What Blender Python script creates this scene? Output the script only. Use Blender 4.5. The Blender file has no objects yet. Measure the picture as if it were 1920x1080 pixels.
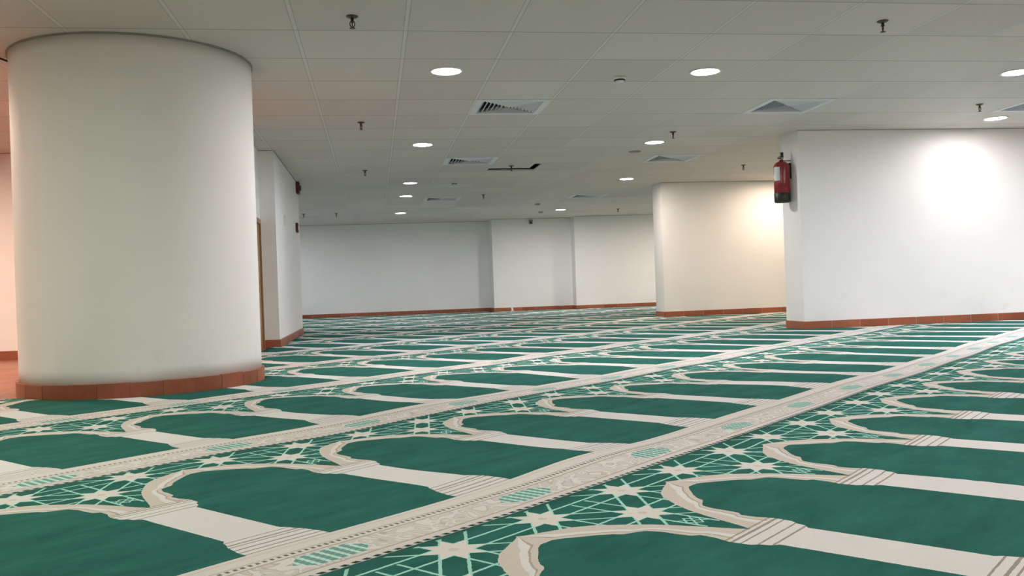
import bpy, bmesh, math, random
from mathutils import Vector, Matrix
random.seed(7)
sc = bpy.context.scene
COL = sc.collection
PI = math.pi

# ------------------------------------------------------------------ camera
CAM_Z = 0.655
YAW, PITCH, ROLL, FPX = 0.15276, -0.00162, -0.03512, 1667.5
fw = Vector((math.sin(YAW) * math.cos(PITCH), math.cos(YAW) * math.cos(PITCH), math.sin(PITCH)))
rt = Vector((math.cos(YAW), -math.sin(YAW), 0.0))
up = rt.cross(fw)
r2 = rt * math.cos(ROLL) + up * math.sin(ROLL)
u2 = -rt * math.sin(ROLL) + up * math.cos(ROLL)
cam = bpy.data.cameras.new('camera')
cam.sensor_width = 36.0
cam.lens = FPX * 36.0 / 1920.0
cam.clip_start = 0.05
cam.clip_end = 200
camo = bpy.data.objects.new('camera', cam)
COL.objects.link(camo)
m = Matrix((r2, u2, -fw)).transposed().to_4x4()
m.translation = Vector((0, 0, CAM_Z))
camo.matrix_world = m
sc.camera = camo

# ------------------------------------------------------------------ world, exposure
w = bpy.data.worlds.new('world'); sc.world = w
w.use_nodes = True
w.node_tree.nodes['Background'].inputs[0].default_value = (1, 1, 1, 1)
w.node_tree.nodes['Background'].inputs[1].default_value = 0.0
sc.view_settings.view_transform = 'Standard'
sc.view_settings.look = 'None'
sc.view_settings.gamma = 1
sc.view_settings.use_curve_mapping = False
sc.view_settings.exposure = 1.75
sc.cycles.max_bounces = 10
sc.cycles.diffuse_bounces = 8
sc.cycles.sample_clamp_indirect = 6

H = 2.465                       # ceiling height
T = 0.75                        # ceiling tile pitch
GX, GY = 1.7737, 6.2458         # a crossing of the ceiling grid
def gx(i): return GX + T * i
def gy(j): return GY + T * j

# lamp colours
NEUT = (1.0, 0.94, 0.93)
COOL = (0.88, 0.91, 1.0)
WARM = (1.0, 0.78, 0.62)
PINK = (1.0, 0.86, 0.76)
GRNW = (0.93, 1.0, 0.84)
# (grid i, grid j, colour, strength, label)
LAMPS = [
    (-1.5, 1.5, NEUT, 100, 'bright round ceiling downlight right of the big round column, nearest on its left row'),
    (1.5, 1.5, NEUT, 100, 'bright round ceiling downlight in the upper middle right, near the white smoke detector'),
    (5.5, 1.5, COOL, 125, 'bluish white round ceiling downlight cut by the right edge of the photo'),
    (7.5, 4.5, NEUT, 50, 'round ceiling downlight close to the white wall face right of the fire extinguisher'),
    (-1.5, 6.5, COOL, 100, 'bluish glowing round ceiling downlight, second from the front in the left row'),
    (2.5, 6.5, NEUT, 85, 'round ceiling downlight beside the grey blanking disc and a sprinkler'),
    (3.5, 11.7, PINK, 105, 'warm white round downlight just left of the middle wall pier'),
    (-1.5, 11.8, NEUT, 6, 'dim narrow round downlight in the left row, barely lit'),
    (-1.5, 14.6, COOL, 80, 'small distant round downlight in the left row, second from the back'),
    (-1.5, 19.6, COOL, 105, 'farthest small round downlight of the left row'),
    (3.6, 19.6, NEUT, 145, 'far small round downlight above the middle of the back wall'),
]
HIDDEN = [  # unseen lamps: some warm ones inferred, most others added to brighten the hall
    (7.5, 11.5, WARM, 88), (7.5, 8.5, WARM, 70), (10.5, 6.5, WARM, 50), (11.5, 11.5, WARM, 50),
    (9.5, 1.5, COOL, 260), (11.5, 4.5, NEUT, 80),  # unseen, added to brighten the right side
    (-8.5, 3.5, WARM, 330), (-8.5, 0.5, WARM, 110), (-6.5, -5.5, WARM, 30),
    (-5.5, -3.5, GRNW, 88), (-1.5, -4.5, NEUT, 30), (1.5, -4.5, NEUT, 60), (5.5, -4.5, NEUT, 140), (9.5, -4.5, NEUT, 150),  # unseen, added for the column front and near carpet
    (-5.5, -9.5, GRNW, 70), (-1.5, -9.5, GRNW, 70), (1.5, -9.5, NEUT, 60), (5.5, -9.5, NEUT, 110),
    (-9.5, -14.1, GRNW, 40), (-6.5, -14.1, GRNW, 40), (-3.5, -14.1, GRNW, 40), (-.5, -14.1, GRNW, 40), (2.5, -14.1, NEUT, 90), (5.5, -14.1, NEUT, 90),  # unseen row behind the viewer, added to light the column
    (8.5, 19.5, PINK, 190), (10.5, 17.5, PINK, 130), (-6.2, 16.5, NEUT, 90), (-6.2, 21.5, COOL, 70),  # unseen, added to light the far walls
]

# ------------------------------------------------------------------ material helpers
def mat(name):
    m = bpy.data.materials.new(name); m.use_nodes = True
    nt = m.node_tree
    return m, nt, nt.nodes['Principled BSDF']

def simple(name, col, rough=0.5, metal=0.0, var=0.0, scale=30, spec=None, bump=0.0):
    m, nt, b = mat(name)
    b.inputs['Base Color'].default_value = (*col, 1)
    b.inputs['Roughness'].default_value = rough
    b.inputs['Metallic'].default_value = metal
    if spec is not None: b.inputs['Specular IOR Level'].default_value = spec
    n = nt.nodes.new('ShaderNodeTexNoise'); n.inputs['Scale'].default_value = scale
    n.inputs['Detail'].default_value = 4
    tc = nt.nodes.new('ShaderNodeTexCoord'); nt.links.new(tc.outputs['Object'], n.inputs['Vector'])
    mx = nt.nodes.new('ShaderNodeMix'); mx.data_type = 'RGBA'
    mx.inputs[6].default_value = (*[c * (1 - var) for c in col], 1)
    mx.inputs[7].default_value = (*[min(1, c * (1 + var)) for c in col], 1)
    nt.links.new(n.outputs['Fac'], mx.inputs[0]); nt.links.new(mx.outputs[2], b.inputs['Base Color'])
    if bump:
        bp = nt.nodes.new('ShaderNodeBump'); bp.inputs['Strength'].default_value = bump
        bp.inputs['Distance'].default_value = 0.002
        nt.links.new(n.outputs['Fac'], bp.inputs['Height']); nt.links.new(bp.outputs[0], b.inputs['Normal'])
    return m

class E:
    """tiny expression builder over Math nodes"""
    nt = None
    def __init__(s, v): s.v = v
    @staticmethod
    def op(o, *a, clamp=False):
        n = E.nt.nodes.new('ShaderNodeMath'); n.operation = o; n.use_clamp = clamp
        for i, x in enumerate(a):
            if isinstance(x, E): E.nt.links.new(x.v, n.inputs[i])
            else: n.inputs[i].default_value = float(x)
        return E(n.outputs[0])
    def __add__(s, o): return E.op('ADD', s, o)
    __radd__ = __add__
    def __sub__(s, o): return E.op('SUBTRACT', s, o)
    def __rsub__(s, o): return E.op('SUBTRACT', o, s)
    def __mul__(s, o): return E.op('MULTIPLY', s, o)
    __rmul__ = __mul__
    def __truediv__(s, o): return E.op('DIVIDE', s, o)
    def __lt__(s, o): return E.op('LESS_THAN', s, o)
    def __gt__(s, o): return E.op('GREATER_THAN', s, o)
    def __and__(s, o): return E.op('MULTIPLY', s, o)
    def __or__(s, o): return E.op('MAXIMUM', s, o)
    def __invert__(s): return E.op('SUBTRACT', 1.0, s)
def eabs(a): return E.op('ABSOLUTE', a)
def emin(a, b): return E.op('MINIMUM', a, b)
def ewrap(a, lo, hi): return E.op('WRAP', a, hi, lo)
def near(a, c, wd): return eabs(a - c) < wd

def colmix(nt, base, fac, col):
    n = nt.nodes.new('ShaderNodeMix'); n.data_type = 'RGBA'
    nt.links.new(fac.v, n.inputs[0])
    for k, c in ((6, base), (7, col)):
        if isinstance(c, tuple): n.inputs[k].default_value = (*c, 1)
        else: nt.links.new(c, n.inputs[k])
    return n.outputs[2]

def lin(r, g, b):
    f = lambda c: (c / 255 / 12.92) if c <= 10.3 else ((c / 255 + 0.055) / 1.055) ** 2.4
    return (f(r), f(g), f(b))

# ------------------------------------------------------------------ carpet material
P, W, S0 = 1.65, 0.755, 2.5425       # row depth, niche pitch, centre of one niche
def fcurve(nt, x, pts, xmax, ymax):
    n = nt.nodes.new('ShaderNodeFloatCurve')
    c = n.mapping.curves[0]
    pts = [(a / xmax, b / ymax) for a, b in pts]
    while len(c.points) < len(pts): c.points.new(0.5, 0.5)
    for p, q in zip(c.points, pts):
        p.location = q; p.handle_type = 'VECTOR'
    n.mapping.use_clip = False
    n.mapping.update()
    nt.links.new((x * (1.0 / xmax)).v, n.inputs['Value'])
    return E(n.outputs[0]) * ymax

def carpet_material():
    m, nt, b = mat('prayer_carpet_wool')
    E.nt = nt
    uv = nt.nodes.new('ShaderNodeUVMap'); uv.uv_map = 'UVMap'
    sep = nt.nodes.new('ShaderNodeSeparateXYZ'); nt.links.new(uv.outputs[0], sep.inputs[0])
    tc = nt.nodes.new('ShaderNodeTexCoord')
    # woven edges are never perfectly crisp: tiny wobble
    nz = nt.nodes.new('ShaderNodeTexNoise'); nz.inputs['Scale'].default_value = 60; nz.inputs['Detail'].default_value = 2
    nt.links.new(uv.outputs[0], nz.inputs['Vector'])
    wob = (E(nz.outputs['Fac']) - 0.5) * 0.0042
    s = E(sep.outputs[0]) + wob
    v = E(sep.outputs[1]) + wob
    u = eabs(ewrap(s - S0, -W / 2, W / 2))
    c = W / 2 - u
    q = P - v
    VG = [(0, 0), (.250, 0), (.275, .05), (.30, .08), (.33, .12), (.36, .150), (.385, .163), (.400, .195), (.415, .222), (.455, .236), (.50, .238),
          (.540, .244), (.555, .262), (.60, .260), (.645, .246), (.70, .250), (.72, .266), (.745, .272), (.76, .290), (1.20, .290),
          (1.215, .278), (1.24, .272), (1.26, .262), (1.30, .254), (1.33, .248), (1.40, .248), (1.65, .248)]
    VO = [(0, 0), (.165, 0), (.178, .02), (.20, .075), (.23, .145), (.265, .19), (.33, .24), (.40, .285), (.47, .315), (.54, .340), (.60, .360), (.64, .3775), (.66, .40), (1.65, .40)]
    wg = fcurve(nt, v, VG, 1.65, 0.5)
    wo = fcurve(nt, v, VO, 1.65, 0.5)
    green_m = (u < wg) & (v > .262) & (v < 1.368)
    latt = (u > wo) & (v < .66)
    # ---- colours
    GREEN = (0.028, 0.132, 0.109)
    PALE = (0.36, 0.68, 0.58)
    CREAM = (0.705, 0.70, 0.685)
    BEIGE = (0.61, 0.56, 0.50)
    LINE = (0.34, 0.30, 0.26)
    # ---- green field, low frequency brushing of the pile
    n1 = nt.nodes.new('ShaderNodeTexNoise'); n1.inputs['Scale'].default_value = 3.0; n1.inputs['Detail'].default_value = 7; n1.inputs['Roughness'].default_value = .65
    mp = nt.nodes.new('ShaderNodeMapping'); mp.inputs['Scale'].default_value = (1.0, 2.6, 1)
    nt.links.new(uv.outputs[0], mp.inputs[0]); nt.links.new(mp.outputs[0], n1.inputs['Vector'])
    br = E(n1.outputs['Fac'])
    g1 = colmix(nt, tuple(x * .80 for x in GREEN), E.op('MULTIPLY', br - .3, 2.5, clamp=True), tuple(x * 1.22 for x in GREEN))
    # ---- cream with slight variation
    cr = colmix(nt, tuple(x * .95 for x in CREAM), br, tuple(min(1, x * 1.04) for x in CREAM))
    col = cr
    # arch border banding
    r = (u - wg) / E.op('MAXIMUM', wo - wg, 0.001)
    bord = (u < wo) & (v < .64)
    col = colmix(nt, col, bord & (r > .50), BEIGE)
    col = colmix(nt, col, bord & (r < .22), BEIGE)
    col = colmix(nt, col, bord & near(r, .24, .035), (.42, .37, .31))
    # column cap and foot lines
    cl = None
    for vc, hw in ((.632, .003), (.652, .005), (.675, .003), (.715, .003), (.748, .0035), (1.222, .003), (1.252, .0045), (1.272, .003), (1.305, .004), (1.335, .0035), (1.362, .003)):
        k = near(v, vc, hw); cl = k if cl is None else (cl | k)
    col = colmix(nt, col, cl & (c < .135), LINE)
    # lattice ------------------------------------------------------
    lf = None; star = None; core = None
    o, lw = 0.0340, 0.0044
    for cx, cy in ((.1775, .110), (W / 2, .310)):
        x = eabs(u - cx); y = eabs(v - cy)
        d1 = (x + y) * .70711; d2 = eabs(x - y) * .70711
        rr = E.op('SQRT', x * x + y * y)
        cnt = None; mn = None
        for d in (x, y, d1, d2):
            k = d < o; cnt = k if cnt is None else cnt + k
            e = eabs(d - o); mn = e if mn is None else emin(mn, e)
        st = (cnt > 1.5) & (rr < .095)
        ln = (mn < lw) & (rr < .225)
        lf = ln if lf is None else (lf | ln)
        star = st if star is None else (star | st)
        k = rr < .014; core = k if core is None else (core | k)
    # small rings between the arches below the low star
    x = eabs(u - W / 2); y = eabs(v - .47); rr = E.op('SQRT', x * x + y * y)
    lf = lf | ((near((x + y) * .70711, .022, .0032) | near(eabs(x - y) * .70711, .0, .0028)) & (rr < .055))
    gl = g1
    gl = colmix(nt, gl, lf & (v > .016), PALE)
    gl = colmix(nt, gl, star, (.70, .67, .63))
    gl = colmix(nt, gl, core, BEIGE)
    col = colmix(nt, col, latt, gl)
    # green niche
    col = colmix(nt, col, green_m, g1)
    # band ---------------------------------------------------------
    band = v > 1.368
    vo = nt.nodes.new('ShaderNodeTexVoronoi'); vo.feature = 'SMOOTH_F1'; vo.inputs['Scale'].default_value = 17
    nz2 = nt.nodes.new('ShaderNodeTexNoise'); nz2.inputs['Scale'].default_value = 9; nz2.inputs['Detail'].default_value = 1
    nt.links.new(uv.outputs[0], nz2.inputs['Vector'])
    vm = nt.nodes.new('ShaderNodeVectorMath'); vm.operation = 'MULTIPLY_ADD'
    vm.inputs[1].default_value = (.18, .18, .18)
    nt.links.new(nz2.outputs['Color'], vm.inputs[0]); nt.links.new(uv.outputs[0], vm.inputs[2])
    nt.links.new(vm.outputs[0], vo.inputs['Vector'])
    vd = E(vo.outputs['Distance'])
    rings = near(ewrap(vd, 0, .30), .17, .05)
    bc = colmix(nt, (.61, .58, .55), rings, (.71, .685, .66))
    bc = colmix(nt, bc, near(ewrap(vd, 0, .30), .10, .018), (.52, .46, .41))
    bcol = (.68, .655, .62)
    bb = colmix(nt, bcol, (q > .045) & (q < .178), bc)
    bb = colmix(nt, bb, near(q, .046, .004) | near(q, .176, .004), (.46, .41, .35))
    # hatched cartouche at the foot of each column
    hw = emin(q - .055, .170 - q)
    cart = (c < (hw * .9 + .065)) & (q > .066) & (q < .160)
    hs = ewrap(s - S0, 0, .0302)
    hatch = colmix(nt, (.16, .33, .29), hs < .0125, (.52, .76, .68))
    hq = ewrap(q, 0, .021)
    hatch = colmix(nt, hatch, hq < .003, (.30, .50, .45))
    bb = colmix(nt, bb, cart, hatch)
    # dotted lines
    dots = near(q, .199, .0075) & (ewrap(s, 0, .0205) < .0105)
    bb = colmix(nt, bb, dots, (.16, .19, .15))
    bb = colmix(nt, bb, near(q, .214, .003), (.52, .48, .43))
    bb = colmix(nt, bb, near(q, .262, .0035), BEIGE)
    ed = ewrap(s + q * .35, 0, .034)
    chain = (q < .017) & (q > .002) & (ed < .019)
    bb = colmix(nt, bb, chain, (.035, .07, .05))
    col = colmix(nt, col, band, bb)
    # fibre grain
    nf = nt.nodes.new('ShaderNodeTexNoise'); nf.inputs['Scale'].default_value = 420; nf.inputs['Detail'].default_value = 3
    nt.links.new(uv.outputs[0], nf.inputs['Vector'])
    hsv = nt.nodes.new('ShaderNodeHueSaturation')
    nt.links.new(col, hsv.inputs['Color'])
    nt.links.new(((E(nf.outputs['Fac']) - .5) * .55 + 1.0).v, hsv.inputs['Value'])
    nt.links.new(hsv.outputs[0], b.inputs['Base Color'])
    b.inputs['Roughness'].default_value = .95
    b.inputs['Specular IOR Level'].default_value = .03
    b.inputs['Sheen Weight'].default_value = .0
    b.inputs['Sheen Roughness'].default_value = .5
    bp = nt.nodes.new('ShaderNodeBump'); bp.inputs['Strength'].default_value = .35; bp.inputs['Distance'].default_value = .003
    nt.links.new(nf.outputs['Fac'], bp.inputs['Height']); nt.links.new(bp.outputs[0], b.inputs['Normal'])
    return m

def ceiling_material():
    m, nt, b = mat('ceiling_tiles')
    E.nt = nt
    g = nt.nodes.new('ShaderNodeNewGeometry')
    sep = nt.nodes.new('ShaderNodeSeparateXYZ'); nt.links.new(g.outputs['Position'], sep.inputs[0])
    x = (E(sep.outputs[0]) - GX) * (1 / T); y = (E(sep.outputs[1]) - GY) * (1 / T)
    fx = E.op('FLOOR', x); fy = E.op('FLOOR', y)
    ex = eabs(ewrap(x, -.5, .5)); ey = eabs(ewrap(y, -.5, .5))     # distance to a joint, tiles
    wn = nt.nodes.new('ShaderNodeTexWhiteNoise'); wn.noise_dimensions = '2D'
    cb = nt.nodes.new('ShaderNodeCombineXYZ')
    nt.links.new(fx.v, cb.inputs[0]); nt.links.new(fy.v, cb.inputs[1]); nt.links.new(cb.outputs[0], wn.inputs['Vector'])
    rnd = E(wn.outputs['Value'])
    base = colmix(nt, (.615, .565, .53), rnd, (.685, .635, .595))
    # soft stains
    no = nt.nodes.new('ShaderNodeTexNoise'); no.inputs['Scale'].default_value = 1.3; no.inputs['Detail'].default_value = 5
    nt.links.new(g.outputs['Position'], no.inputs['Vector'])
    base = colmix(nt, base, E.op('MULTIPLY', E(no.outputs['Fac']) - .45, .6, clamp=True), (.66, .61, .54))
    # perforation rows of the metal tiles read as faint slanting ribs
    ph = E.op('SINE', (x * 1.0 + y * 0.72) * (2 * PI * 6.5))
    base = colmix(nt, base, (ph * .5 + .5) * .14 * (E.op('MULTIPLY', x - 1.0, .22, clamp=True)), (.52, .48, .44))
    bar = ex < .020
    base = colmix(nt, base, bar, (.70, .68, .66))
    base = colmix(nt, base, near(ex, .020, .004), (.47, .44, .41))
    base = colmix(nt, base, ey < .0085, (.36, .33, .30))
    nt.links.new(base, b.inputs['Base Color'])
    b.inputs['Roughness'].default_value = .55
    b.inputs['Specular IOR Level'].default_value = .25
    # every tile sags by its own small angle
    vmn = nt.nodes.new('ShaderNodeVectorMath'); vmn.operation = 'SUBTRACT'; vmn.inputs[1].default_value = (.5, .5, .5)
    nt.links.new(wn.outputs['Color'], vmn.inputs[0])
    vs = nt.nodes.new('ShaderNodeVectorMath'); vs.operation = 'SCALE'; vs.inputs['Scale'].default_value = .05
    nt.links.new(vmn.outputs[0], vs.inputs[0])
    va = nt.nodes.new('ShaderNodeVectorMath'); va.operation = 'ADD'
    nt.links.new(g.outputs['Normal'], va.inputs[0]); nt.links.new(vs.outputs[0], va.inputs[1])
    vn = nt.nodes.new('ShaderNodeVectorMath'); vn.operation = 'NORMALIZE'
    nt.links.new(va.outputs[0], vn.inputs[0]); nt.links.new(vn.outputs[0], b.inputs['Normal'])
    return m

def plaster_material(name='wall_plaster', col=(.86, .85, .835)):
    m, nt, b = mat(name)
    g = nt.nodes.new('ShaderNodeNewGeometry')
    no = nt.nodes.new('ShaderNodeTexNoise'); no.inputs['Scale'].default_value = 1.6; no.inputs['Detail'].default_value = 6
    nt.links.new(g.outputs['Position'], no.inputs['Vector'])
    E.nt = nt
    c = colmix(nt, tuple(x * .965 for x in col), E(no.outputs['Fac']), tuple(min(1, x * 1.03) for x in col))
    # scuffs low on the walls
    n2 = nt.nodes.new('ShaderNodeTexNoise'); n2.inputs['Scale'].default_value = 7; n2.inputs['Detail'].default_value = 8
    nt.links.new(g.outputs['Position'], n2.inputs['Vector'])
    sep = nt.nodes.new('ShaderNodeSeparateXYZ'); nt.links.new(g.outputs['Position'], sep.inputs[0])
    low = E.op('MULTIPLY', .55 - E(sep.outputs[2]), 2.0, clamp=True)
    sc_ = E.op('MULTIPLY', E(n2.outputs['Fac']) - .60, 5.0, clamp=True)
    c = colmix(nt, c, sc_ & low & E(no.outputs['Fac']), tuple(x * .78 for x in col))
    nt.links.new(c, b.inputs['Base Color'])
    b.inputs['Roughness'].default_value = .6
    b.inputs['Specular IOR Level'].default_value = .25
    n3 = nt.nodes.new('ShaderNodeTexNoise'); n3.inputs['Scale'].default_value = 90
    nt.links.new(g.outputs['Position'], n3.inputs['Vector'])
    bp = nt.nodes.new('ShaderNodeBump'); bp.inputs['Strength'].default_value = .08; bp.inputs['Distance'].default_value = .002
    nt.links.new(n3.outputs['Fac'], bp.inputs['Height']); nt.links.new(bp.outputs[0], b.inputs['Normal'])
    return m

def terracotta_material(name, pitch, floor=False):
    m, nt, b = mat(name)
    E.nt = nt
    if floor:
        g = nt.nodes.new('ShaderNodeNewGeometry'); src = g.outputs['Position']
    else:
        g = nt.nodes.new('ShaderNodeUVMap'); g.uv_map = 'UVMap'; src = g.outputs[0]
    sep = nt.nodes.new('ShaderNodeSeparateXYZ'); nt.links.new(src, sep.inputs[0])
    x = E(sep.outputs[0]) * (1 / pitch); y = E(sep.outputs[1]) * (1 / pitch)
    fx = E.op('FLOOR', x)
    cb = nt.nodes.new('ShaderNodeCombineXYZ'); nt.links.new(fx.v, cb.inputs[0])
    j = eabs(ewrap(x, -.5, .5)) < .008
    if floor:
        nt.links.new(E.op('FLOOR', y).v, cb.inputs[1]); j = j | (eabs(ewrap(y, -.5, .5)) < .008)
    wn = nt.nodes.new('ShaderNodeTexWhiteNoise'); wn.noise_dimensions = '2D'; nt.links.new(cb.outputs[0], wn.inputs['Vector'])
    c = colmix(nt, (.27, .072, .030), E(wn.outputs['Value']), (.37, .115, .055))
    no = nt.nodes.new('ShaderNodeTexNoise'); no.inputs['Scale'].default_value = 14; no.inputs['Detail'].default_value = 6
    nt.links.new(src, no.inputs['Vector'])
    c = colmix(nt, c, E.op('MULTIPLY', E(no.outputs['Fac']) - .5, 1.4, clamp=True), (.18, .05, .025))
    c = colmix(nt, c, j, (.42, .28, .20))
    nt.links.new(c, b.inputs['Base Color'])
    b.inputs['Roughness'].default_value = .42
    return m

def wood_material():
    m, nt, b = mat('door_wood')
    E.nt = nt
    tc = nt.nodes.new('ShaderNodeTexCoord')
    mp = nt.nodes.new('ShaderNodeMapping'); mp.inputs['Scale'].default_value = (8, 8, .6)
    nt.links.new(tc.outputs['Object'], mp.inputs[0])
    no = nt.nodes.new('ShaderNodeTexNoise'); no.inputs['Scale'].default_value = 4; no.inputs['Detail'].default_value = 6; no.inputs['Distortion'].default_value = 1.2
    nt.links.new(mp.outputs[0], no.inputs['Vector'])
    c = colmix(nt, (.22, .11, .04), E(no.outputs['Fac']), (.42, .24, .10))
    nt.links.new(c, b.inputs['Base Color']); b.inputs['Roughness'].default_value = .4
    return m

def emissive(name, col, st):
    m = bpy.data.materials.new(name); m.use_nodes = True
    nt = m.node_tree
    nt.nodes.remove(nt.nodes['Principled BSDF'])
    e = nt.nodes.new('ShaderNodeEmission')
    e.inputs[0].default_value = (*col, 1); e.inputs[1].default_value = st
    nt.links.new(e.outputs[0], nt.nodes['Material Output'].inputs[0])
    return m

M_CARPET = carpet_material()
M_CEIL = ceiling_material()
M_WALL = plaster_material()
M_SKIRT = terracotta_material('terracotta_skirting', .38)
M_FLOOR = terracotta_material('terracotta_floor', .40, True)
M_WOOD = wood_material()
M_WHITE = simple('white_enamel', (.72, .71, .68), .4, var=.03)
M_VENT = simple('vent_enamel', (.74, .75, .80), .45, var=.04)
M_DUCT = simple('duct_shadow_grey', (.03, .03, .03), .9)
M_BRASS = simple('dull_brass', (.13, .11, .07), .42, .85, var=.15)
M_STEEL = simple('chrome_steel', (.5, .5, .5), .25, 1.0)
M_RED = simple('red_enamel', (.23, .009, .015), .22, var=.1, scale=12, spec=.6)
M_DKRED = simple('dark_red_plastic', (.10, .012, .012), .4, var=.1)
M_BLACK = simple('black_rubber', (.016, .017, .015), .5, var=.2)
M_PAPER = simple('printed_label', (.55, .60, .60), .5, var=.08, scale=80)
M_PAPERW = simple('white_paper', (.85, .85, .82), .7, var=.03)
M_GREYD = simple('grey_plate', (.30, .28, .25), .6, var=.1)

# ------------------------------------------------------------------ mesh helpers
def link(name, bm, material, parent=None, smooth=False, loc=None):
    me = bpy.data.meshes.new(name); bm.normal_update(); bm.to_mesh(me); bm.free()
    me.materials.append(material)
    if smooth:
        for p in me.polygons: p.use_smooth = True
    o = bpy.data.objects.new(name, me); COL.objects.link(o)
    if parent: o.parent = parent
    if loc: o.location = loc
    return o

def box(bm, x0, x1, y0, y1, z0, z1):
    v = [bm.verts.new(p) for p in ((x0, y0, z0), (x1, y0, z0), (x1, y1, z0), (x0, y1, z0), (x0, y0, z1), (x1, y0, z1), (x1, y1, z1), (x0, y1, z1))]
    fs = []
    for f in ((0, 3, 2, 1), (4, 5, 6, 7), (0, 1, 5, 4), (1, 2, 6, 5), (2, 3, 7, 6), (3, 0, 4, 7)):
        fs.append(bm.faces.new([v[i] for i in f]))
    return v, fs

def lathe(bm, prof, n=32, c=(0, 0, 0), ang0=0.0):
    """prof: list of (radius, z); closed with caps where the radius is > 0"""
    rings = []
    for r, z in prof:
        rings.append([bm.verts.new((c[0] + r * math.cos(ang0 + 2 * PI * k / n), c[1] + r * math.sin(ang0 + 2 * PI * k / n), c[2] + z)) for k in range(n)])
    for a, b in zip(rings, rings[1:]):
        for k in range(n):
            bm.faces.new((a[k], a[(k + 1) % n], b[(k + 1) % n], b[k]))
    bm.faces.new(rings[0][::-1]); bm.faces.new(rings[-1])

def tube(bm, pts, r, n=10):
    pts = [Vector(p) for p in pts]
    rings = []
    t0 = (pts[1] - pts[0]).normalized()
    a = t0.orthogonal().normalized()
    for i, p in enumerate(pts):
        t = (pts[min(i + 1, len(pts) - 1)] - pts[max(i - 1, 0)]).normalized()
        a = (a - t * a.dot(t)).normalized(); b = t.cross(a)
        rr = r[i] if isinstance(r, (list, tuple)) else r
        rings.append([bm.verts.new(p + a * rr * math.cos(2 * PI * k / n) + b * rr * math.sin(2 * PI * k / n)) for k in range(n)])
    for x, y in zip(rings, rings[1:]):
        for k in range(n): bm.faces.new((x[k], x[(k + 1) % n], y[(k + 1) % n], y[k]))
    bm.faces.new(rings[0][::-1]); bm.faces.new(rings[-1])

def fixn(bm): bmesh.ops.recalc_face_normals(bm, faces=bm.faces)

def empty(name, label, cat, loc=(0, 0, 0), rz=0.0, group=None):
    o = bpy.data.objects.new(name, None); COL.objects.link(o)
    o.location = loc; o.rotation_euler = (0, 0, rz); o.empty_display_size = .1
    o['label'] = label; o['category'] = cat
    if group: o['group'] = group
    return o

def tag(o, label, cat, group=None):
    o['label'] = label; o['category'] = cat
    if group: o['group'] = group
    return o

def copy_thing(root, loc, label, rz=0.0):
    r = root.copy(); COL.objects.link(r); r.location = loc; r.rotation_euler = (0, 0, rz); r['label'] = label
    for ch in [o for o in list(COL.objects) if o.parent == root]:
        c = ch.copy(); COL.objects.link(c); c.parent = r
        for g in [o for o in list(COL.objects) if o.parent == ch]:
            d = g.copy(); COL.objects.link(d); d.parent = c
    return r

def struct(name, bm, m_):
    fixn(bm); o = link(name, bm, m_); o['kind'] = 'structure'; return o

# ------------------------------------------------------------------ room shell
X0, X1, Y0, Y1 = -8.0, 13.0, -5.0, 24.6
BZ = -0.012     # slab top, the carpet lies on it
bm = bmesh.new(); box(bm, X0, X1, Y0, Y1, BZ - .2, BZ); struct('floor', bm, M_FLOOR)

# ceiling slab, with one tile opening where a tile has slipped
hx0, hx1, hy0, hy1 = gx(0), gx(1), gy(9.0), gy(9.97)
VENTS = [(-.5, 3.5, 'white square ceiling air vent, largest and nearest, left of centre'),
         (3.5, 3.5, 'square ceiling air vent just above and left of the fire extinguisher pier'),
         (7.5, 3.5, 'square ceiling air vent cut by the right edge of the photo'),
         (-.5, 8.5, 'square ceiling air vent in front of the slipped tile, second in the left row'),
         (3.5, 8.5, 'square ceiling air vent beside the middle wall pier'),
         (-.5, 15.5, 'small distant square ceiling air vent, third in the left row'),
         (3.5, 15.5, 'small distant dark square ceiling air vent near the far right')]
VH = T / 2 - .03
holes = [(hx0, hx1, hy0, hy1)] + [(gx(i) - VH, gx(i) + VH, gy(j) - VH, gy(j) + VH) for i, j, _ in VENTS]
xs = sorted({X0, X1} | {round(h[0], 5) for h in holes} | {round(h[1], 5) for h in holes})
ys = sorted({Y0, Y1} | {round(h[2], 5) for h in holes} | {round(h[3], 5) for h in holes})
bm = bmesh.new()
sheets = []
for z in (H, H + .02):
    vg = [[bm.verts.new((x, y, z)) for y in ys] for x in xs]
    for a in range(len(xs) - 1):
        for b_ in range(len(ys) - 1):
            cx_, cy_ = (xs[a] + xs[a + 1]) / 2, (ys[b_] + ys[b_ + 1]) / 2
            if any(h[0] < cx_ < h[1] and h[2] < cy_ < h[3] for h in holes): continue
            bm.faces.new((vg[a][b_], vg[a + 1][b_], vg[a + 1][b_ + 1], vg[a][b_ + 1]))
    sheets.append(vg)
be = [e for e in bm.edges if len(e.link_faces) == 1 and e.verts[0].co.z < H + .01]
idx = {}
for a in range(len(xs)):
    for b_ in range(len(ys)): idx[sheets[0][a][b_]] = sheets[1][a][b_]
for e in be:
    bm.faces.new((e.verts[0], e.verts[1], idx[e.verts[1]], idx[e.verts[0]]))
bmesh.ops.delete(bm, geom=[v for v in bm.verts if not v.link_faces], context='VERTS')
struct('ceiling', bm, M_CEIL)
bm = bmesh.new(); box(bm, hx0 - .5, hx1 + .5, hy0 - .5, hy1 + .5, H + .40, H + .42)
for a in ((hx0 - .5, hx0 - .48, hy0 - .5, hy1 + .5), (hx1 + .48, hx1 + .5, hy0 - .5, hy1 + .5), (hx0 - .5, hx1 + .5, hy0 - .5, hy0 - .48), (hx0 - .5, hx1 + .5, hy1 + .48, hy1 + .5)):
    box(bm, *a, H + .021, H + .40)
o = struct('trim_1', bm, M_DUCT)  # near-black plenum box, its colour makes the gaps around the tile dark
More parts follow.
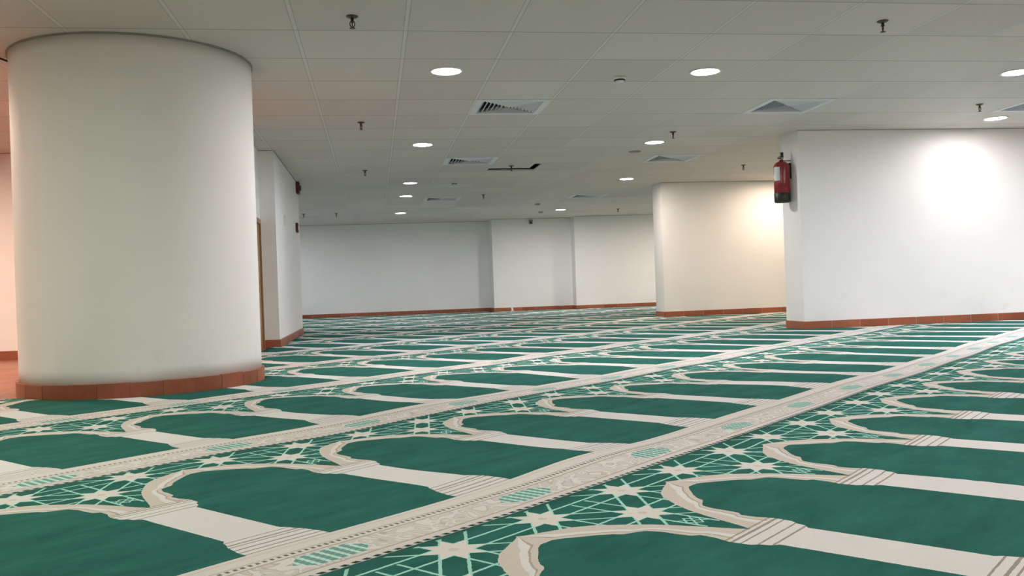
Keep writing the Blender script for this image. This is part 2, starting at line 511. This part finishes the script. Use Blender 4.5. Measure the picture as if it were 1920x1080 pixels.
# the slipped tile itself, pushed up and to the left in its opening
bm = bmesh.new(); box(bm, 0, T - .075, 0, .63, .0, .014)
fixn(bm)
o = link('ceiling_tile', bm, M_CEIL, loc=(hx0 - .012, hy0 - .02, H + .0215))
tag(o, 'slipped square ceiling tile with dark gaps on its right and far sides, beside a sprinkler', 'ceiling tile')

def wall(name, x0, x1, y0, y1):
    bm = bmesh.new(); box(bm, x0, x1, y0, y1, BZ, H); return struct(name, bm, M_WALL)

PR = 10.33; PM = 15.70; LX = -1.20; LY0 = 11.46; LY1 = 15.05; WX = -1.39
wall('wall_right_near', 5.235, X1, PR, PR + .48)
wall('wall_right_middle', 5.24, X1, PM, PM + .50)
wall('wall_left_pier', X0, LX, LY0, LY1)
wall('wall_far_left', X0, 3.13, 24.15, 24.6)
wall('wall_far_middle', 3.13, 5.28, 23.52, 24.6)
wall('wall_far_right', 5.28, X1, 23.10, 24.6)
wall('wall_back', X0, X1, Y0 - .3, Y0)
wall('wall_left', X0 - .3, X0, Y0 - .3, Y1)
wall('wall_right', X1, X1 + .3, Y0 - .3, Y1)
wall('wall_left_far', -5.0, -4.7, LY1, 24.15)

# short wing wall with the doorway, hidden mostly by the column
DZ = 1.60; DY0, DY1 = 10.45, 11.44
bm = bmesh.new()
box(bm, WX - .2, WX, 9.6, DY0, BZ, H); box(bm, WX - .2, WX, DY1, LY0, BZ, H); box(bm, WX - .2, WX, DY0, DY1, DZ, H)
struct('wall_left_wing', bm, M_WALL)
bm = bmesh.new()
box(bm, WX - .12, WX + .012, DY0, DY0 + .06, BZ, DZ); box(bm, WX - .12, WX + .012, DY1 - .035, DY1, BZ, DZ); box(bm, WX - .12, WX + .012, DY0 + .06, DY1 - .035, DZ - .06, DZ)
dr = struct('door_1', bm, M_WOOD)
bm = bmesh.new(); box(bm, WX - .055, WX - .010, DY0 + .06, DY1 - .035, BZ, DZ - .06)
for z0, z1 in ((.15, .72), (.84, 1.42)):
    box(bm, WX - .010, WX + .002, DY0 + .16, DY1 - .16, z0, z1)
fixn(bm); link('door_leaf', bm, M_WOOD, dr)
bm = bmesh.new(); tube(bm, [(WX - .010, DY0 + .12, .78), (WX + .035, DY0 + .12, .78), (WX + .035, DY0 + .22, .78)], .009); fixn(bm)
link('door_handle', bm, M_STEEL, dr, True)

# skirting tiles -----------------------------------------------------------
SH, ST = .095, .014
def skirt(name, segs):
    """segs: (p, q, outward normal)"""
    bm = bmesh.new(); uvl = bm.loops.layers.uv.new('UVMap')
    for (ax, ay), (bx, by), (nx, ny) in segs:
        L = math.hypot(bx - ax, by - ay)
        v, fs = box(bm, min(ax, bx, ax + nx * ST, bx + nx * ST), max(ax, bx, ax + nx * ST, bx + nx * ST),
                    min(ay, by, ay + ny * ST, by + ny * ST), max(ay, by, ay + ny * ST, by + ny * ST), BZ, SH)
        for f in fs:
            for lp in f.loops:
                co = lp.vert.co
                t = (co.x - ax) * (bx - ax) / L + (co.y - ay) * (by - ay) / L
                lp[uvl].uv = (t + .01, co.z)
    fixn(bm)
    o = link(name, bm, M_SKIRT); o['kind'] = 'structure'
    b_ = o.modifiers.new('bevel', 'BEVEL'); b_.width = .003; b_.segments = 2
    return o
skirt('baseboard_right_near', [((5.235 - ST, PR), (X1, PR), (0, -1)), ((5.235, PR), (5.235, PR + .48), (-1, 0))])
skirt('baseboard_right_middle', [((5.24 - ST, PM), (X1, PM), (0, -1)), ((5.24, PM), (5.24, PM + .5), (-1, 0))])
skirt('baseboard_left_pier', [((LX, LY0), (LX, LY1), (1, 0)), ((WX, LY0), (LX + ST, LY0), (0, -1)), ((X0, LY0), (WX - .2, LY0), (0, -1))])
skirt('baseboard_left_wing', [((WX, DY1), (WX, LY0 - ST), (1, 0)), ((WX, 9.6), (WX, DY0), (1, 0))])
skirt('baseboard_far_left', [((-4.7, 24.15), (3.13 - ST, 24.15), (0, -1))])
skirt('baseboard_far_middle', [((3.13 - ST, 23.52), (5.28 - ST, 23.52), (0, -1)), ((3.13, 23.52), (3.13, 24.15), (-1, 0))])
skirt('baseboard_far_right', [((5.28 - ST, 23.10), (X1, 23.10), (0, -1)), ((5.28, 23.10), (5.28, 23.52), (-1, 0))])
# narrow grey strips, the shadow gap put in as colour where walls meet tiles
def trim(n, x0, x1, y0, y1):
    bm = bmesh.new(); box(bm, x0, x1, y0, y1, H - .006, H - .0005); struct('trim_%d' % n, bm, M_GREYD)
trim(2, 5.225, X1, PR - .010, PR); trim(3, 5.23, X1, PM - .010, PM); trim(4, -4.7, 3.12, 24.14, 24.15)
trim(5, 3.13, 5.27, 23.51, 23.52); trim(6, 5.28, X1, 23.09, 23.10); trim(7, LX, LX + .010, LY0, LY1); trim(8, X0, LX, LY0 - .010, LY0)

# ------------------------------------------------------------------ round column
CX, CY, CR = -1.760, 7.182, .855
col = empty('round_column', 'huge round white plastered column with a terracotta skirting, at left', 'column', (CX, CY, 0))
bm = bmesh.new()
n = 128; zs = [SH - .005 + (H - .006 - SH) * k / 24 for k in range(25)]
lathe(bm, [(CR, z) for z in zs], n)
for v in bm.verts:      # hand-floated plaster is not a perfect cylinder
    a = math.atan2(v.co.y, v.co.x)
    k = 1 + .0015 * math.sin(5 * a + 1) + .001 * math.sin(9 * a + v.co.z * 2)
    v.co.x *= k; v.co.y *= k
fixn(bm); link('shaft', bm, M_WALL, col, True)
bm = bmesh.new(); uvl = bm.loops.layers.uv.new('UVMap'); n = 96
# skirting: short flat tiles set round the column
nt_ = 26
for t in range(nt_):
    a0, a1 = 2 * PI * t / nt_, 2 * PI * (t + 1) / nt_
    off = random.uniform(-.003, .003); hz = SH + random.uniform(-.004, .006)
    sub = 4
    for k in range(sub):
        b0 = a0 + (a1 - a0) * k / sub + (.0008 if k == 0 else 0); b1 = a0 + (a1 - a0) * (k + 1) / sub - (.0008 if k == sub - 1 else 0)
        ro, ri = CR + .024 + off, CR - .01
        pts = [(ri, b0), (ro, b0), (ro, b1), (ri, b1)]
        lo = [bm.verts.new((r * math.cos(a), r * math.sin(a), BZ)) for r, a in pts]
        hi = [bm.verts.new((r * math.cos(a), r * math.sin(a), hz)) for r, a in pts]
        fs = [bm.faces.new(hi), bm.faces.new((lo[1], lo[2], hi[2], hi[1])), bm.faces.new((lo[0], lo[1], hi[1], hi[0])), bm.faces.new((lo[2], lo[3], hi[3], hi[2]))]
        for f in fs:
            for lp in f.loops:
                aa = math.atan2(lp.vert.co.y, lp.vert.co.x) % (2 * PI)
                if aa < a0 - 1: aa += 2 * PI
                lp[uvl].uv = ((t + (aa - a0) / (a1 - a0) * .97 + .015) * .38, lp.vert.co.z)
fixn(bm); o = link('skirting', bm, M_SKIRT, col); o['label'] = 'terracotta skirting tiles'
bm = bmesh.new(); lathe(bm, [(CR + .012, H - .010), (CR + .012, H - .0008)], 96); fixn(bm)
o = link('gap_shade_ring', bm, M_GREYD, col); o['label'] = 'grey ring standing for the shadow gap under the ceiling'  # dark line of the shadow gap, built as a grey ring

# ------------------------------------------------------------------ carpet rolls
A = math.radians(48.4)
DX = Vector((math.sin(A), math.cos(A))); NX = Vector((-math.cos(A), math.sin(A)))
TT0 = 1.6655
RIP = [  # x, y, dir angle (deg), length sigma, width sigma, height
    (.66, 3.22, 20, .34, .13, .020), (.20, 4.98, 25, .45, .16, .016), (-.69, 5.55, 10, .35, .16, .012),
    (1.72, 2.78, -70, .45, .045, .010), (-.20, 4.14, 40, .30, .14, -.012), (-.55, 4.05, 30, .3, .2, .008),
    (2.6, 5.2, 30, .5, .2, .008), (3.9, 7.6, 60, .5, .2, .010), (-2.3, 4.7, 40, .5, .15, .014), (1.1, 6.6, 20, .5, .2, .012)]
def zoff(x, y):
    z = .0035 * math.sin(1.3 * x + 2.1 * y + .6) * math.sin(2.3 * x - .9 * y) + .002 * math.sin(4.1 * x + 1.7 * y)
    for (a, b, d, sl, sw, h) in RIP:
        c_, s_ = math.cos(math.radians(d)), math.sin(math.radians(d))
        p = (x - a) * c_ + (y - b) * s_; q = -(x - a) * s_ + (y - b) * c_
        z += h * math.exp(-.5 * (p / sl) ** 2 - .5 * (q / sw) ** 2)
    return z
def lat(x, y):
    return .012 * math.sin(.9 * x + 1.3 * y) + .006 * math.sin(2.7 * x - 1.9 * y + 1)
OBST = [(5.235 - ST, X1 + 1, PR - ST, PR + .48), (5.24 - ST, X1 + 1, PM - ST, PM + .5), (X0 - 1, LX + ST, LY0 - ST, LY1),
        (X0 - 1, 3.13 - ST, 24.15 - ST, 30), (3.0, 5.28 - ST, 23.52 - ST, 30), (5.0, X1 + 1, 23.10 - ST, 30),
        (X0 - 1, -1.33, 6.62, LY0), (X0 - 1, -4.69, LY1 - .01, 30)]
def carpet_roll(k, label):
    orig = NX * (TT0 + P * k)
    def w2(s, v):
        return DX * s + NX * (TT0 + P * k - v)
    # extent of s inside the room box
    ss = []
    for v in (0, P):
        for sI in range(-200, 400):
            p = w2(sI * .1, v)
            if X0 < p.x < X1 and Y0 < p.y < Y1: ss.append(sI * .1)
    if not ss: return None
    sa, sb = min(ss) - .3, max(ss) + .3
    ds = .07 if k < 4 else .15
    ns = int((sb - sa) / ds); nv = 24 if k < 4 else 11
    bm = bmesh.new(); uvl = bm.loops.layers.uv.new('UVMap')
    L1 = bm.verts.layers.float_vector.new('sv')
    grid = []
    for i in range(ns + 1):
        row = []
        for j in range(nv + 1):
            s = sa + (sb - sa) * i / ns; v = P * j / nv
            p = w2(s, v); d = lat(p.x, p.y)
            vt = bm.verts.new((p.x + NX.x * d, p.y + NX.y * d, 0)); vt[L1] = (s, v, 0)
            row.append(vt)
        grid.append(row)
    for i in range(ns):
        for j in range(nv):
            bm.faces.new((grid[i][j], grid[i][j + 1], grid[i + 1][j + 1], grid[i + 1][j]))
    def cut(co, no, outer=False, inner=False):
        bmesh.ops.bisect_plane(bm, geom=list(bm.verts) + list(bm.edges) + list(bm.faces), plane_co=co, plane_no=no, clear_outer=outer, clear_inner=inner, dist=1e-5)
    e = .002
    cut((X0 + e, 0, 0), (1, 0, 0), inner=True); cut((X1 - e, 0, 0), (1, 0, 0), outer=True)
    cut((0, Y0 + e, 0), (0, 1, 0), inner=True); cut((0, Y1 - e, 0), (0, 1, 0), outer=True)
    if not bm.faces: bm.free(); return None
    for (a, b, c, d) in OBST:
        xs = [v.co.x for v in bm.verts]; ys = [v.co.y for v in bm.verts]
        if not xs: break
        if b < min(xs) or a > max(xs) or d < min(ys) or c > max(ys): continue
        for co, no in (((a, 0, 0), (1, 0, 0)), ((b, 0, 0), (1, 0, 0)), ((0, c, 0), (0, 1, 0)), ((0, d, 0), (0, 1, 0))):
            cut(co, no)
        dead = [f for f in bm.faces if a < f.calc_center_median().x < b and c < f.calc_center_median().y < d]
        bmesh.ops.delete(bm, geom=dead, context='FACES')
    # round column
    near_ = [v for v in bm.verts if math.hypot(v.co.x - CX, v.co.y - CY) < CR + .3]
    if near_:
        rr = CR + .028; na = 40
        for t in range(na):
            a = 2 * PI * t / na
            gm = [f for f in bm.faces if (f.calc_center_median().xy - Vector((CX, CY))).length < CR + .25]
            gg = set(gm)
            for f in gm: gg.update(f.verts); gg.update(f.edges)
            bmesh.ops.bisect_plane(bm, geom=list(gg), plane_co=(CX + rr * math.cos(a), CY + rr * math.sin(a), 0), plane_no=(math.cos(a), math.sin(a), 0), dist=1e-5)
        dead = [f for f in bm.faces if (f.calc_center_median().xy - Vector((CX, CY))).length < rr - .0005]
        bmesh.ops.delete(bm, geom=dead, context='FACES')
    if k >= 6:      # left of the wing wall this strip does not continue
        bmesh.ops.delete(bm, geom=[f for f in bm.faces if f.calc_center_median().x < -1.33 and f.calc_center_median().y < 6.7], context='FACES')
    if not bm.faces: bm.free(); return None
    for f in bm.faces:
        for lp in f.loops:
            # new cut vertices carry interpolated 'sv'; recompute from position to be exact
            co = lp.vert.co; d = lat(co.x, co.y)
            p = Vector((co.x - NX.x * d, co.y - NX.y * d))
            lp[uvl].uv = (p.dot(DX), min(P, max(0, TT0 + P * k - p.dot(NX))))
    for v in bm.verts: v.co.z = zoff(v.co.x, v.co.y)
    bmesh.ops.recalc_face_normals(bm, faces=bm.faces)
    if sum(f.normal.z for f in bm.faces) < 0:
        bmesh.ops.reverse_faces(bm, faces=bm.faces)
    M = Matrix.Rotation(math.atan2(DX.y, DX.x), 4, 'Z'); M.translation = Vector((orig.x, orig.y, 0))
    bm.transform(M.inverted())
    o = link('prayer_carpet', bm, M_CARPET, smooth=True)
    o.location = M.translation; o.rotation_euler = (0, 0, math.atan2(DX.y, DX.x))
    sd = o.modifiers.new('solidify', 'SOLIDIFY'); sd.thickness = .009; sd.offset = -1
    tag(o, label, 'carpet', 'green arch-patterned prayer carpet strips')
    return o
ORD = {-1: 'green prayer carpet strip under the viewer, mostly out of frame at the very bottom right',
       0: 'green and cream prayer carpet strip nearest the viewer, filling the bottom right corner',
       1: 'second prayer carpet strip, with the large green niche at the bottom left corner',
       2: 'third prayer carpet strip from the viewer, starting low at the left edge of the photo',
       3: 'fourth prayer carpet strip from the viewer, touching the front foot of the round column',
       4: 'fifth prayer carpet strip from the viewer, starting at the right foot of the round column',
       5: 'sixth prayer carpet strip from the viewer, starting just behind the round column',
       6: 'seventh prayer carpet strip, starting by the near corner of the left wall pier',
       7: 'eighth prayer carpet strip, passing the face of the left wall pier',
       8: 'ninth prayer carpet strip, passing the far end of the left wall pier',
       9: 'tenth prayer carpet strip, fourth from the far end and very foreshortened',
       10: 'eleventh prayer carpet strip, third from the far end of the hall',
       11: 'twelfth prayer carpet strip, second from the far end, along the far left wall',
       12: 'farthest prayer carpet strip, a thin sliver by the far left wall'}
for k in range(-1, 13): carpet_roll(k, ORD.get(k, 'green prayer carpet strip'))

# ------------------------------------------------------------------ downlights
LR = .112
def lamp_meshes():
    bm = bmesh.new(); n = 48
    prof = [(LR, .010), (LR, -.004), (LR + .008, -.010), (LR + .026, -.009), (LR + .032, -.001)]
    rings = [[bm.verts.new((r * math.cos(2 * PI * k / n), r * math.sin(2 * PI * k / n), z)) for k in range(n)] for r, z in prof]
    for a, b in zip(rings, rings[1:]):
        for k in range(n): bm.faces.new((a[k], a[(k + 1) % n], b[(k + 1) % n], b[k]))
    ring = bpy.data.meshes.new('trim_ring'); fixn(bm); bm.to_mesh(ring); bm.free(); ring.materials.append(M_WHITE)
    for p in ring.polygons: p.use_smooth = True
    return ring
RING = lamp_meshes()
def downlight(i, j, colr, st, label, name='downlight', group=None):
    t = empty(name, label, 'ceiling light', (gx(i), gy(j), H), group=group or 'round recessed downlights in the tile ceiling')
    o = bpy.data.objects.new('trim_ring', RING); COL.objects.link(o); o.parent = t
    bm = bmesh.new()
    lathe(bm, [(LR - .002, .008), (LR - .002, -.003), (LR - .03, -.006), (.02, -.0075)], 40)
    fixn(bm)
    mt = emissive('lamp_glow', colr, st)
    d = link('diffuser', bm, mt, t); d['label'] = 'glowing round diffuser'
    return t
for (i, j, c_, st, lb) in LAMPS: downlight(i, j, c_, st, lb)
for (i, j, c_, st) in HIDDEN:
    downlight(i, j, c_, st, 'unseen round ceiling downlight of a mostly added set that lights the hall', group='unseen downlights, mostly added for light')

# ------------------------------------------------------------------ square air diffusers
def make_vent(label, i, j):
    t = empty('air_vent', label, 'air vent', (gx(i), gy(j), H), group='square air vents in the tile ceiling')
    s = T / 2 - .012
    bm = bmesh.new()
    # outer frame: flat flange with a small lip
    def ring(bm, a, za, b, zb, sx=0, sy=0):
        p = [(-1, -1), (1, -1), (1, 1), (-1, 1)]
        A_ = [bm.verts.new((x * a, y * a, za)) for x, y in p]; B_ = [bm.verts.new((x * b, y * b, zb)) for x, y in p]
        for k in range(4): bm.faces.new((A_[k], A_[(k + 1) % 4], B_[(k + 1) % 4], B_[k]))
    ring(bm, s, -.0005, s, -.004); ring(bm, s, -.004, s - .062, -.005); ring(bm, s - .062, -.005, s - .064, .036)
    fixn(bm); link('frame', bm, M_VENT, t)
    # four-way blades: slats run parallel to each side inside its own triangle
    a = s - .064; nb = 7
    for side in range(4):
        bm = bmesh.new()
        R_ = Matrix.Rotation(PI / 2 * side, 4, 'Z')
        for k in range(nb):
            y = -a + a * (k + .10) / nb          # outer, upper edge
            y2 = y + a / nb * .72                # inner, lower edge
            hw = abs(y); hw2 = max(.004, abs(y2))
            th = .0022
            if side % 2: zo, zi, tt = -.004, .030, -th
            else: zo, zi, tt = .030, -.004, th
            vs = [(-hw, y, zo), (hw, y, zo), (hw2, y2, zi), (-hw2, y2, zi)]
            lo = [bm.verts.new(R_ @ Vector(p)) for p in vs]
            hi = [bm.verts.new(R_ @ (Vector(p) + Vector((0, tt, th)))) for p in vs]
            bm.faces.new(lo[::-1]); bm.faces.new(hi)
            for q in range(4): bm.faces.new((lo[q], lo[(q + 1) % 4], hi[(q + 1) % 4], hi[q]))
        fixn(bm); link('blade_set', bm, M_VENT, t)
    bm = bmesh.new(); box(bm, -s + .035, s - .035, -s + .035, s - .035, .040, .044); fixn(bm)
    o = link('duct_backing', bm, M_DUCT, t); o['label'] = 'black sheet standing for the dark inside the duct'  # near-black sheet gives the duct interior its shade by colour
    return t
v0 = make_vent(VENTS[0][2], VENTS[0][0], VENTS[0][1])
for (i, j, lb) in VENTS[1:]: copy_thing(v0, (gx(i), gy(j), H), lb)

# ------------------------------------------------------------------ sprinklers
def make_sprinkler(label, i, j):
    t = empty('sprinkler', label, 'sprinkler', (gx(i), gy(j), H), group='pendent ceiling sprinklers')
    bm = bmesh.new(); lathe(bm, [(.040, -.001), (.040, -.004), (.030, -.010), (.016, -.014), (.012, -.015)], 28); fixn(bm)
    link('escutcheon', bm, M_BRASS, t, True)
    bm = bmesh.new(); lathe(bm, [(.010, -.013), (.010, -.030), (.013, -.031), (.013, -.038), (.007, -.040), (.005, -.044)], 16); fixn(bm)
    link('nozzle', bm, M_BRASS, t, True)
    bm = bmesh.new()
    for sgn in (-1, 1):
        tube(bm, [(sgn * .010, 0, -.036), (sgn * .017, 0, -.048), (sgn * .015, 0, -.060), (sgn * .004, 0, -.074)], .0032, 8)
    fixn(bm); arms = link('frame_arms', bm, M_BRASS, t, True)
    bm = bmesh.new(); tube(bm, [(0, 0, -.040), (0, 0, -.072)], .0028, 8); fixn(bm)
    o = link('glass_bulb', bm, M_DKRED, arms, True); o['label'] = 'red glass bulb'
    bm = bmesh.new(); lathe(bm, [(.005, -.072), (.006, -.076), (.020, -.078), (.020, -.0805), (.004, -.082)], 24); fixn(bm)
    link('deflector', bm, M_BRASS, t, True)
    return t
SPR = [(-2.48, -.43, 'dark brass ceiling sprinkler nearest the round column, at the top of the photo'),
       (2.52, -.47, 'brass ceiling sprinkler at the top right of the photo'),
       (-2.48, 4.5, 'ceiling sprinkler left of the bluish glowing downlight'),
       (-2.48, 9.6, 'small ceiling sprinkler right of the red wall sounder'),
       (2.49, 5.5, 'ceiling sprinkler right above the round downlight beside the blanking disc'),
       (6.42, 3.42, 'ceiling sprinkler beside the downlight near the right wall face'),
       (5.46, 9.6, 'ceiling sprinkler between the two right wall piers'),
       (.42, 9.28, 'ceiling sprinkler on the slipped ceiling tile'),
       (5.55, 19.8, 'tiny distant ceiling sprinkler just left of the middle wall pier'),
       (.5, 14.6, 'tiny distant ceiling sprinkler above the corner of the back wall'),
       (-3.45, 19.2, 'tiny distant ceiling sprinkler above the far left wall'),
       (-4.42, 19.2, 'tiny distant ceiling sprinkler at the far corner of the left wall pier')]
s0 = make_sprinkler(SPR[0][2], SPR[0][0], SPR[0][1])
for (i, j, lb) in SPR[1:]: copy_thing(s0, (gx(i), gy(j), H + (.005 if 'slipped' in lb else 0)), lb, rz=random.uniform(0, 3))

# ------------------------------------------------------------------ smoke detectors, discs
def make_detector(label, i, j):
    t = empty('smoke_detector', label, 'smoke detector', (gx(i), gy(j), H), group='white ceiling smoke detectors')
    bm = bmesh.new(); lathe(bm, [(.058, -.001), (.058, -.010), (.052, -.018), (.050, -.022)], 36); fixn(bm)
    link('base', bm, M_WHITE, t, True)
    bm = bmesh.new(); lathe(bm, [(.049, -.018), (.049, -.033)], 36); fixn(bm)
    o = link('smoke_grille', bm, M_BLACK, t, True); o['label'] = 'dark sensing slot'
    bm = bmesh.new(); lathe(bm, [(.040, -.032), (.040, -.036), (.030, -.042), (.010, -.044)], 36); fixn(bm)
    link('cover', bm, M_WHITE, t, True)
    return t
d0 = make_detector('white round smoke detector on the ceiling, the nearer one', .56, 1.80)
copy_thing(d0, (gx(-.5), gy(11.85), H), 'small distant white smoke detector beyond the second ceiling vent')
bm = bmesh.new(); lathe(bm, [(.085, -.001), (.085, -.006), (.075, -.010)], 36); fixn(bm)
tag(link('blanking_disc', bm, M_GREYD, loc=(gx(2.46), gy(7.55), H)), 'grey-brown blanking disc on the ceiling beside a downlight', 'ceiling disc')
for (i, j, lb) in ((3.08, 20.3, 'small dark round fitting on the ceiling beside the farthest right downlight'), (2.44, 17.4, 'tiny faint round fitting on the far ceiling, left of the dark distant vent')):
    bm = bmesh.new(); lathe(bm, [(.06, -.001), (.06, -.012), (.05, -.030), (.02, -.036)], 28); fixn(bm)
    tag(link('ceiling_fitting', bm, M_GREYD, loc=(gx(i), gy(j), H)), lb, 'ceiling fitting')

# ------------------------------------------------------------------ wall camera at the far wall
t = empty('security_camera', 'small dark camera high on the far wall under the ceiling', 'camera', (4.195, 23.52, H - .10))
bm = bmesh.new(); box(bm, -.05, .05, -.02, 0, -.05, .06); fixn(bm); link('bracket', bm, M_GREYD, t)
bm = bmesh.new(); tube(bm, [(0, -.02, 0), (-.01, -.07, 0), (-.02, -.13, -.02)], [.02, .05, .045], 18); fixn(bm); link('housing', bm, M_GREYD, t, True)
bm = bmesh.new(); tube(bm, [(-.02, -.13, -.02), (-.022, -.138, -.022)], .028, 16); fixn(bm); o = link('lens', bm, M_BLACK, t, True); o['label'] = 'black lens'

# ------------------------------------------------------------------ red sounder and call point on the left pier
t = empty('fire_alarm_sounder', 'dark red fire alarm sounder high on the left wall pier', 'fire alarm', (LX, 14.72, 2.365))
bm = bmesh.new(); box(bm, 0, .055, -.10, .10, -.095, .095); bmesh.ops.bevel(bm, geom=list(bm.edges), offset=.008, segments=2, affect='EDGES'); fixn(bm)
link('housing', bm, M_DKRED, t)
bm = bmesh.new(); lathe(bm, [(.05, 0), (.045, .014), (.03, .022), (.01, .024)], 24); bm.transform(Matrix.Rotation(PI / 2, 4, 'Y')); bm.transform(Matrix.Translation((.055, 0, 0))); fixn(bm)
link('horn_grille', bm, M_DKRED, t, True)
t = empty('fire_call_point', 'small dark red fire call point on the left wall pier', 'fire alarm', (LX, 14.45, 1.705))
bm = bmesh.new(); box(bm, 0, .035, -.10, .10, -.075, .075); bmesh.ops.bevel(bm, geom=list(bm.edges), offset=.006, segments=2, affect='EDGES'); fixn(bm)
link('housing', bm, M_DKRED, t)
bm = bmesh.new(); box(bm, .035, .038, -.035, .035, -.03, .03); fixn(bm); o = link('press_plate', bm, M_PAPERW, t); o['label'] = 'pale press plate'
t = empty('wall_switch', 'faint white switch plate on the left wall pier', 'switch', (LX, 12.60, 1.68))
bm = bmesh.new(); box(bm, 0, .010, -.07, .07, -.07, .07); bmesh.ops.bevel(bm, geom=list(bm.edges), offset=.003, segments=2, affect='EDGES'); fixn(bm)
link('plate', bm, M_WHITE, t)
bm = bmesh.new(); box(bm, .010, .015, -.02, .02, -.03, .03); fixn(bm); link('rocker', bm, M_WHITE, t)

# ------------------------------------------------------------------ fire extinguisher
EX, EY, EZ = 5.235 - .120, 10.56, 1.590
t = empty('fire_extinguisher', 'red fire extinguisher with black foot hung on the end of the right wall pier', 'fire extinguisher', (EX, EY, EZ))
R0 = .099
bm = bmesh.new()
lathe(bm, [(R0 - .004, .118), (R0, .122), (R0, .26), (R0, .44), (R0 - .003, .462), (R0 - .014, .486), (R0 - .034, .508), (.040, .520), (.026, .526), (.024, .540)], 48)
fixn(bm); o = link('cylinder', bm, M_RED, t, True); o['label'] = 'glossy red cylinder'
bm = bmesh.new()
lathe(bm, [(R0 - .03, .0), (R0 - .008, .004), (R0 + .001, .018), (R0 + .003, .116), (R0 - .002, .122)], 48)
fixn(bm); o = link('foot', bm, M_BLACK, t, True); o['label'] = 'black rubber foot'
bm = bmesh.new()     # curved paper label wrapped on the cylinder
def wrap(bm, a0, a1, z0, z1, r, n=14):
    A_ = [(r * math.cos(a0 + (a1 - a0) * k / n), r * math.sin(a0 + (a1 - a0) * k / n)) for k in range(n + 1)]
    rows = [[bm.verts.new((x * f, y * f, z)) for x, y in A_] for z, f in ((z0, 1), (z1, 1), (z1, .985), (z0, .985))]
    for a, b in ((0, 1), (1, 2), (2, 3), (3, 0)):
        for k in range(n): bm.faces.new((rows[a][k], rows[a][k + 1], rows[b][k + 1], rows[b][k]))
    for k in (0, n): bm.faces.new([rows[q][k] for q in range(4)])
ca = math.atan2(-EY, -EX)        # towards the hall
wrap(bm, ca - 1.15, ca - .22, .275, .445, R0 + .0012); fixn(bm)
o = link('instruction_label', bm, M_PAPER, t); o['label'] = 'pale grey printed label'
bm = bmesh.new(); lathe(bm, [(.020, .536), (.022, .545), (.022, .568), (.015, .575)], 20); fixn(bm); VALVE = link('valve', bm, M_STEEL, t, True)
bm = bmesh.new(); tube(bm, [(-.012, -.01, .560), (-.050, -.02, .563), (-.060, -.03, .552)], [.010, .008, .006], 10)
box(bm, -.004, .026, -.012, .012, .566, .636)
fixn(bm); o = link('handle', bm, M_BLACK, VALVE); o['label'] = 'black squeeze handle'
bm = bmesh.new(); tube(bm, [(-.02, -.02, .585), (-.05, -.035, .578), (-.062, -.045, .560)], .0055, 8); fixn(bm); link('lever', bm, M_STEEL, VALVE, True)
bm = bmesh.new(); lathe(bm, [(.016, 0), (.016, .010), (.012, .014)], 20); bm.transform(Matrix.Rotation(PI / 2, 4, 'X')); bm.transform(Matrix.Translation((0, -.022, .553))); fixn(bm)
link('pressure_gauge', bm, M_STEEL, VALVE, True)
bm = bmesh.new()
tube(bm, [(.01, .022, .556), (.03, .070, .555), (.045, .108, .50), (.03, .112, .38), (.01, .110, .25), (0, .108, .16)], .008, 10); fixn(bm)
o = link('hose', bm, M_BLACK, t, True); o['label'] = 'black rubber hose'
bm = bmesh.new(); box(bm, .094, .1195, -.020, .020, .30, .50); box(bm, .02, .1195, -.008, .008, .526, .534); fixn(bm); link('wall_bracket', bm, M_BLACK, t)

# ------------------------------------------------------------------ loose bits
bm = bmesh.new()
for (p, q, r_, s_) in (((-.02, 0, 0), (.025, -.03, 0), (.01, -.02, .09), (-.04, .0, .12)), ((-.05, -.03, .0), (.02, -.05, .002), (.03, -.03, .03), (-.04, -.01, .02))):
    v = [bm.verts.new(x) for x in (p, q, r_, s_)]; bm.faces.new(v)
    w_ = [bm.verts.new(Vector(x) + Vector((.001, -.003, 0))) for x in (p, q, r_, s_)]; bm.faces.new(w_[::-1])
    for k in range(4): bm.faces.new((v[k], v[(k + 1) % 4], w_[(k + 1) % 4], w_[k]))
fixn(bm)
tag(link('paper_scrap', bm, M_PAPERW, loc=(3.60, 23.45, .004)), 'small scrap of white paper leaning on the far skirting', 'paper')
bm = bmesh.new()
tube(bm, [(-3.0, 6.55, H - .004), (-2.80, 6.70, H - .012), (-2.66, 6.88, H - .020), (-2.595, 7.02, H - .030)], .0075, 10); fixn(bm)
tag(link('ceiling_cable', bm, M_BLACK, smooth=True), 'short black cable along the ceiling left of the round column', 'cable')
